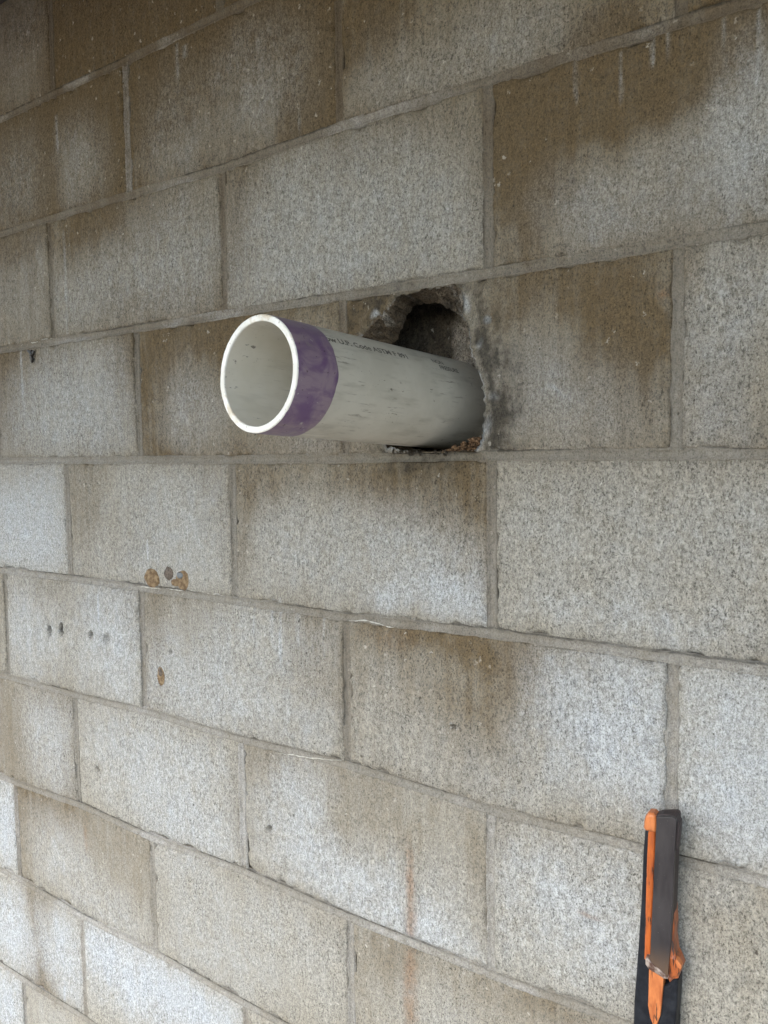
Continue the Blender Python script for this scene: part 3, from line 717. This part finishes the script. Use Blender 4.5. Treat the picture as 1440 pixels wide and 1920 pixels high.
plug(p2[0]-.001, p2[1]+.005, .0085, .0058, M_SLATE, 4, .0024)
plug(p3[0], p3[1], .0105, .0175, M_PLUG, 5)['label'] = 'oval tan filler plug low on a pale block'
plug(p3[0], p3[1]+.006, .0065, .0080, M_PLUGD, 6, .0018)
plug(p1[0]+.012, p1[1]-.010, .0105, .0065, M_PLUG, 7, .0018)

# ------------------------------------------------------------------ the plastic pipe
PB = np.array([-.1081, 0, .0708]); PD = np.array([-.1047, -1, .0499]); PD = PD/np.linalg.norm(PD)
PL = .2329; PR = .05715; PRI = .0507
PA = np.cross(PD, [0, 0, 1]); PA = PA/np.linalg.norm(PA); PBv = -np.cross(PD, PA)
def pipe_pt(l, th, r):
    l = np.asarray(l, dtype=float); th = np.asarray(th, dtype=float); r = np.asarray(r, dtype=float)
    return PB+l[..., None]*PD+r[..., None]*(np.cos(th)[..., None]*PA+np.sin(th)[..., None]*PBv)
pipe = bpy.data.objects.new('plastic_pipe', None)
COL.objects.link(pipe)
pipe['label'] = 'grey plastic drain pipe with a purple primed end sticking out of the broken block'
pipe['category'] = 'pipe'

def pipe_material(name, ca, cb, wear=1.0):
    t = NT(name)
    at = t.n('ShaderNodeUVMap'); at.uv_map = 'UVMap'
    def uvn(sx, sy, scale, det=3, rough=.6):
        mp = t.n('ShaderNodeMapping'); mp.inputs['Scale'].default_value = (sx, sy, 1)
        t.l(at.outputs[0], mp.inputs[0]); return t.noise(mp.outputs[0], scale, det, rough)
    broad = uvn(1, 1, 22, 3); scr = uvn(26, 260, 1, 4, .7); scr2 = uvn(80, 150, 1, 3, .6); sp = uvn(330, 330, 1, 2)
    c = t.mix(t.ramp(broad, .3, .7), ca, cb)
    c = t.mix(t.math('MULTIPLY', t.ramp(uvn(14, 60, 1, 3), .5, .72), .35*wear), c, (.17, .145, .11))
    c = t.mix(t.math('MULTIPLY', t.math('MULTIPLY', t.ramp(scr, .57, .65), t.ramp(uvn(1, 1, 11, 2), .42, .6)), .6*wear), c, (.07, .06, .05))
    c = t.mix(t.math('MULTIPLY', t.math('MULTIPLY', t.ramp(scr2, .63, .68), t.ramp(uvn(1, 1, 16, 2), .48, .6)), .7), c, (.05, .042, .035))
    c = t.mix(t.math('MULTIPLY', t.math('MULTIPLY', t.ramp(sp, .68, .72), t.ramp(uvn(1, 1, 25, 2), .5, .6)), .6), c, (.09, .07, .05))
    c = t.mix(t.math('MULTIPLY', t.ramp(uvn(30, 190, 1, 3), .30, .24), .3), c, (.5, .48, .42))
    t.l(c, t.b.inputs['Base Color'])
    t.l(t.ramp(broad, .3, .7, .5, .36), t.b.inputs['Roughness'])
    t.b.inputs['Specular IOR Level'].default_value = .4
    t.bump(scr, .12, .0008)
    return t.m
M_PVC = pipe_material('scuffed grey pvc', (.455, .428, .358), (.525, .495, .42))
M_BORE = pipe_material('brightened pvc bore', (.62, .585, .49), (.68, .645, .56), .35)  # bore colour lifted to stand in for light inside the pipe

def tube(name, ls, rs, mat, parent, nth=128, th0=0, th1=2*PI):
    ls = np.asarray(ls, float); rs = np.asarray(rs, float)
    th = np.linspace(th0, th1, nth+1)
    Lg, Tg = np.meshgrid(ls, th, indexing='ij')
    Rg = np.repeat(rs[:, None], nth+1, 1)
    V = pipe_pt(Lg, Tg, Rg)
    me = mesh_from(name, V.reshape(-1, 3), grid_faces(len(ls), nth+1), True)
    uv = me.uv_layers.new(name='UVMap')
    li = np.zeros(len(me.loops), dtype=np.int32); me.loops.foreach_get('vertex_index', li)
    UV = np.stack([Lg, Tg*PR], -1).reshape(-1, 2)[li]
    uv.data.foreach_set('uv', UV.ravel().astype(np.float32))
    return new_obj(name, me, mat, parent)

RIM = .0022
lo = np.linspace(-.20, PL-RIM, 40)
outer_l = np.concatenate([[-.20], lo])
outer_r = np.concatenate([[PRI+.0005], np.full(40, PR)])
tube('barrel', outer_l, outer_r, M_PVC, pipe)
tube('bore', lo[::-1], np.full(40, PRI), M_BORE, pipe)
# the sawn rim, a little ragged
def rim_mesh():
    prof = [(PL-RIM, PR), (PL-.0008, PR), (PL-.0002, PR-.0006), (PL, PR-.0015), (PL, (PR+PRI)/2), (PL, PRI+.0012), (PL-.0003, PRI+.0004), (PL-.001, PRI), (PL-RIM, PRI)]
    n = 200; th = np.linspace(0, 2*PI, n, endpoint=False)
    V = []
    for l, r in prof:
        w = .0004*(vnoise(np.cos(th)*14+40, np.sin(th)*14+40, 101)-.5)+.0003*(vnoise(np.cos(th)*5+40, np.sin(th)*5+40, 102)-.5)
        V.append(pipe_pt(l+w*(l > PL-.0015), th, r+.5*w*(l > PL-.001)))
    return mesh_from('cut_rim', np.array(V).reshape(-1, 3), grid_faces(len(prof), n, True), True)
t_ = NT('white sawn pvc')
n_ = t_.noise(t_.coords(), 60, 4, .65)
c_ = t_.mix(t_.ramp(n_, .42, .62), (.68, .66, .59), (.78, .765, .71))
c_ = t_.mix(t_.math('MULTIPLY', t_.ramp(t_.noise(t_.coords(), 38, 3, .6), .58, .68), .65), c_, (.52, .42, .28))
c_ = t_.mix(t_.math('MULTIPLY', t_.ramp(t_.noise(t_.coords(), 260, 2, .6), .66, .72), .6), c_, (.2, .15, .1))
t_.l(c_, t_.b.inputs['Base Color']); t_.b.inputs['Roughness'].default_value = .55
t_.bump(t_.noise(t_.coords(), 500, 2, .6), .3, .0005)
rim_o = new_obj('cut_rim', rim_mesh(), t_.m, pipe)
rim_o['label'] = 'white sawn end rim of the pipe'

# purple primer brushed round the end
def primer_mesh():
    n, m = 220, 26
    th = np.linspace(0, 2*PI, n, endpoint=False)
    ct, s_ = np.cos(th), np.sin(th)
    back = .1812+.0050*(fbm(ct*1.6+20, s_*1.6+20, 105, 2)-.5)+.0010*(vnoise(ct*9+20, s_*9+20, 106)-.5)-.003*np.cos(th-2.4)
    V = []; UV = []
    for i in range(m+1):
        t = i/m
        l = back+(PL-.0007-back)*t
        r = PR+.00010+.00018*math.sin(PI*min(1, max(.0, t*1.0)))**.3+.00006*fbm(ct*8+l*90, s_*8+l*30, 107, 3)
        if i in (0, m): r = PR-.0002
        V.append(pipe_pt(l, th, r+np.zeros_like(th))); UV.append(np.stack([l, th*PR], -1))
    me = mesh_from('primer_band', np.array(V).reshape(-1, 3), grid_faces(m+1, n, True)[:, ::-1], True)
    uv = me.uv_layers.new(name='UVMap')
    li = np.zeros(len(me.loops), dtype=np.int32); me.loops.foreach_get('vertex_index', li)
    uv.data.foreach_set('uv', np.array(UV).reshape(-1, 2)[li].ravel().astype(np.float32))
    return me
t_ = NT('purple primer')
v_ = t_.coords()
m1 = t_.noise(v_, 38, 4, .6, .6); m2 = t_.noise(t_.coords((1, .25, 1)), 120, 3, .6); m3 = t_.noise(v_, 170, 3, .6)
c_ = t_.mix(t_.ramp(m1, .36, .64), (.135, .075, .165), (.25, .185, .225))
c_ = t_.mix(t_.math('MULTIPLY', t_.ramp(m2, .5, .68), .5), c_, (.105, .05, .14))
c_ = t_.mix(t_.math('MULTIPLY', t_.ramp(t_.noise(v_, 60, 2, .5), .62, .7), .5), c_, (.24, .20, .19))
c_ = t_.mix(t_.math('MULTIPLY', t_.ramp(m3, .68, .73), .7), c_, (.45, .42, .38))
c_ = t_.mix(t_.math('MULTIPLY', t_.ramp(t_.noise(v_, 210, 2, .5), .69, .73), .7), c_, (.04, .02, .03))
t_.l(c_, t_.b.inputs['Base Color']); t_.l(t_.ramp(m1, .3, .7, .28, .5), t_.b.inputs['Roughness'])
t_.bump(m2, .25, .0006)
pr_o = new_obj('primer_band', primer_mesh(), t_.m, pipe)
pr_o['label'] = 'blotchy purple primer brushed round the pipe end'

# faded print along the pipe
t_ = NT('faded print')
n_ = t_.noise(t_.coords(), 420, 2, .6)
t_.l(t_.mix(t_.ramp(n_, .52, .72), (.075, .068, .06), (.36, .335, .275)), t_.b.inputs['Base Color'])
t_.b.inputs['Roughness'].default_value = .5
M_PRINT = t_.m
def print_text(txt, l0, th_deg, size, sx=1.0):
    cu = bpy.data.curves.new('printed_text', 'FONT')
    cu.body = txt; cu.size = size; cu.offset = size*.022
    o = bpy.data.objects.new('tmp_text', cu); COL.objects.link(o)
    dg = bpy.context.evaluated_depsgraph_get(); dg.update()
    src = bpy.data.meshes.new_from_object(o.evaluated_get(dg))
    import bmesh
    bm = bmesh.new(); bm.from_mesh(src)
    bmesh.ops.triangulate(bm, faces=bm.faces)
    for _ in range(1):
        bmesh.ops.subdivide_edges(bm, edges=[e for e in bm.edges if e.calc_length() > size*.2], cuts=1)
    co = np.array([v.co[:] for v in bm.verts]) if len(bm.verts) else np.zeros((0, 3))
    l = l0-co[:, 0]*sx; th = math.radians(th_deg)-co[:, 1]/PR
    q = pipe_pt(l, th, np.full(len(l), PR+.00012))
    for v, p in zip(bm.verts, q): v.co = p
    bm.normal_update()
    me = bpy.data.meshes.new('printed_text'); bm.to_mesh(me); bm.free()
    bpy.data.objects.remove(o); bpy.data.meshes.remove(src); bpy.data.curves.remove(cu)
    return new_obj('printed_text', me, M_PRINT, pipe)
print_text('ow U.P. Code ASTM F 891', .1835, 142, .0104, 1.14)
print_text('NON', .006, 138, .009, 1.05)
print_text('PRESSURE', -.002, 147, .009, .95)

# ------------------------------------------------------------------ crumbs lying in the bottom of the hole
def crumbs():
    rs = random.Random(5)
    V = []; F = []
    ico = [(0, 0, 1), (.894, 0, .447), (.276, .851, .447), (-.724, .526, .447), (-.724, -.526, .447), (.276, -.851, .447), (.724, .526, -.447), (-.276, .851, -.447), (-.894, 0, -.447), (-.276, -.851, -.447), (.724, -.526, -.447), (0, 0, -1)]
    fc = [(0, 1, 2), (0, 2, 3), (0, 3, 4), (0, 4, 5), (0, 5, 1), (1, 6, 2), (2, 7, 3), (3, 8, 4), (4, 9, 5), (5, 10, 1), (2, 6, 7), (3, 7, 8), (4, 8, 9), (5, 9, 10), (1, 10, 6), (6, 11, 7), (7, 11, 8), (8, 11, 9), (9, 11, 10), (10, 11, 6)]
    for i in range(420):
        x = rs.uniform(-.066, -.012); y = rs.uniform(.006, .036)
        hgt = .002+.016*max(0, min(1, (x+.066)/.045))*rs.random()
        r = rs.choice((.0012, .0018, .0026, .0034))*rs.uniform(.7, 1.2)
        z = .0035+hgt
        o = len(V)
        for p in ico:
            k = r*rs.uniform(.65, 1.25)
            V.append((x+p[0]*k, y+p[1]*k, z+p[2]*k*.8))
        F += [tuple(a+o for a in t) for t in fc]
    me = mesh_from('crumbled_rubble', V, F)
    new_obj('crumbled_rubble', me, simple('brown crumbs', (.20, .125, .07), .95, .45, 260, .15, col2=(.075, .045, .027)), None, 'stuff',
            'loose brown crumbs heaped in the lower right corner of the pipe hole', 'rubble')
crumbs()

# ------------------------------------------------------------------ dead insect on the wall
def insect(x, z):
    root = bpy.data.objects.new('dead_insect', None); COL.objects.link(root)
    root['label'] = 'tiny dark dead insect clinging below a mortar joint near the left edge'
    root['category'] = 'insect'
    mt = simple('dark chitin', (.022, .017, .012), .5, .3, 400, .4)
    def ell(name, cx, cz, a, b, rot, yy=-.004, d=.0024):
        n = 12; V = []; F = []
        for i in range(7):
            ph = PI*i/6
            for k in range(n):
                t = 2*PI*k/n
                px, pz, py = a*math.cos(ph), b*math.sin(ph)*math.cos(t), d*math.sin(ph)*math.sin(t)
                V.append((cx+px*math.cos(rot)-pz*math.sin(rot), yy+py, cz+px*math.sin(rot)+pz*math.cos(rot)))
        return new_obj(name, mesh_from(name, V, [tuple(q) for q in grid_faces(7, n, True)], True), mt, root)
    ell('thorax', x, z+.003, .004, .0036, 1.4)
    ell('abdomen', x+.0005, z-.006, .0062, .0036, 1.5)
    ell('wing', x-.006, z+.0075, .0068, .0028, 2.5, -.0045, .0006)
    ell('wing', x+.0045, z+.0055, .005, .0028, .9, -.0045, .0006)
    ell('head', x+.001, z+.0085, .0022, .0022, 0)
    for s, dz, r in ((-1, -.003, .4), (-1, .001, .2), (1, -.001, -.2), (1, .002, .3)):
        ell('leg', x+s*.006, z+dz, .0038, .0005, r*s, -.003, .0005)
insect(*INSECT[0])

# ------------------------------------------------------------------ the hand tool leaning on the wall
tool = bpy.data.objects.new('hand_tool', None); COL.objects.link(tool)
tool['label'] = 'worn black and orange tool with a flat dark steel plate leaning against the wall'
tool['category'] = 'tool'
def chipped_orange(name, base, dark, chips):
    t = NT(name); v = t.coords((1, 1, .25))
    c = t.mix(t.ramp(t.noise(v, 120, 4, .6), .3, .6), dark, base)
    c = t.mix(t.math('MULTIPLY', t.ramp(t.noise(t.coords((1, 1, .14)), 300, 3, .6), chips, chips+.05), .9), c, (.03, .015, .01))
    t.l(c, t.b.inputs['Base Color']); t.b.inputs['Roughness'].default_value = .38
    t.bump(t.noise(v, 300, 3, .6), .25, .0008)
    return t.m
M_RUB = simple('scuffed black rubber', (.006, .007, .010), .5, .5, 90, .22, bump=.4, col2=(.014, .016, .02))
M_ORG = simple('orange plastic', (.62, .19, .035), .42, .3, 130, .45, bump=.15, col2=(.42, .11, .022), lo=.25, hi=.5)
M_ORL = chipped_orange('faded orange plastic', (.50, .165, .05), (.30, .08, .022), .66)
M_STL = simple('dark worn steel', (.052, .047, .048), .42, .25, 70, .45, col2=(.04, .036, .037))
M_ORG = chipped_orange('chipped orange plastic', (.42, .098, .015), (.24, .05, .010), .60)
M_ORT = chipped_orange('torn orange plastic', (.34, .085, .02), (.10, .03, .014), .55)
t_ = NT('dark worn steel')
n_ = t_.noise(t_.coords((1, 1, .3)), 90, 4, .65)
c_ = t_.mix(t_.ramp(n_, .3, .7), (.019, .016, .017), (.032, .027, .027))
sx_ = t_.n('ShaderNodeSeparateXYZ'); t_.l(t_.coords(), sx_.inputs[0])
zr_ = t_.math('ADD', sx_.outputs[2], t_.math('MULTIPLY', n_, .03))
c_ = t_.mix(t_.math('MULTIPLY', t_.ramp(zr_, PLATE[8][1]+.048, PLATE[8][1]+.016), .8), c_, (.10, .058, .032))
c_ = t_.mix(t_.math('MULTIPLY', t_.ramp(t_.noise(t_.coords(), 420, 2, .5), .68, .74), .35), c_, (.2, .18, .17))
t_.l(c_, t_.b.inputs['Base Color']); t_.l(t_.ramp(n_, .3, .7, .32, .5), t_.b.inputs['Roughness'])
t_.bump(n_, .15, .0006)
M_STL = t_.m
M_CAP = simple('dark brown rubber cap', (.045, .032, .03), .6, .4, 120, .35, col2=(.028, .02, .02), bump=.3)
M_EDGE = simple('bright worn edge', (.40, .33, .28), .3, .5, 160, .6, col2=(.09, .045, .03), metal=.3)
def prism(name, poly, y_front, y_back, mat, bevel=.0012, dome=0., segs=3, tilt=None):
    import bmesh
    p = np.array(poly)
    if np.sum(p[:, 0]*np.roll(p[:, 1], -1)-np.roll(p[:, 0], -1)*p[:, 1]) < 0: p = p[::-1]
    bm = bmesh.new()
    fr = [bm.verts.new((x, y_front, z)) for x, z in p]
    bk = [bm.verts.new((x, y_back, z)) for x, z in p]
    n = len(p)
    top = bm.faces.new(fr); bot = bm.faces.new(bk[::-1])
    for i in range(n): bm.faces.new((fr[i], bk[i], bk[(i+1) % n], fr[(i+1) % n]))
    bmesh.ops.recalc_face_normals(bm, faces=bm.faces)
    front_edges = [e for e in bm.edges if all(v in fr for v in e.verts)]
    if bevel: bmesh.ops.bevel(bm, geom=front_edges, offset=bevel, segments=segs, affect='EDGES', profile=.5, clamp_overlap=True)
    bmesh.ops.triangulate(bm, faces=[f for f in bm.faces if len(f.verts) > 4])
    if tilt:
        for v in bm.verts: v.co.y += tilt(v.co.x, v.co.z)
    me = bpy.data.meshes.new(name); bm.to_mesh(me); bm.free()
    me.polygons.foreach_set('use_smooth', np.zeros(len(me.polygons), dtype=bool))
    return new_obj(name, me, mat, tool)
ext = [(x, z) for x, z in SLEEVE]
prism('sleeve', SLEEVE, -.026, -.008, M_RUB, .003)
prism('core_rail', RAIL, -.0335, -.02, M_ORG, .0028)
prism('tongue', TONGUE, -.0290, -.02, M_ORL, .0012)
prism('knob', KNOB, -.0385, -.026, M_ORL, .004)
prism('end_cap', CAP, -.036, -.025, M_CAP, .003)
prism('steel_plate', PLATE, -.0405, -.0365, M_STL, .0006, tilt=lambda x, z: .0)
prism('plate_bed', [(x*.985+.015*PLATE[0][0], z) for x, z in PLATE[2:10]]+[PLATE[11], PLATE[-1], PLATE[0]], -.0364, -.020, M_CAP, .0)
prism('plate_lip', LIP, -.0415, -.033, M_EDGE, .0012)
prism('torn_flap', FLAP, -.034, -.018, M_ORT, .002, tilt=lambda x, z: .012*(float(fbm(np.array(x*120), np.array(z*90), 3, 2))-.5))
prism('splinter', SPLINTER, -.0385, -.032, M_ORL, .0008)
# lower grip and shaft, down to the ground
zb_ = SLEEVE[6][1]; xa, xb = SLEEVE[6][0], SLEEVE[7][0]
zb2 = SLEEVE[7][1]
prism('grip', [(xa, zb_-.0005), (xb, zb2-.0005), (xb-.004, zb_-.13), (xa+.002, zb_-.14)], -.0262, -.0042, M_RUB, .004)
prism('shaft', [(xa+.010, zb_-.13), (xb-.012, zb_-.13), (xb-.015, GROUND_Z+.05), (xb-.019, GROUND_Z), (xa+.013, GROUND_Z), (xa+.009, GROUND_Z+.05)], -.024, -.008, M_CAP, .002)
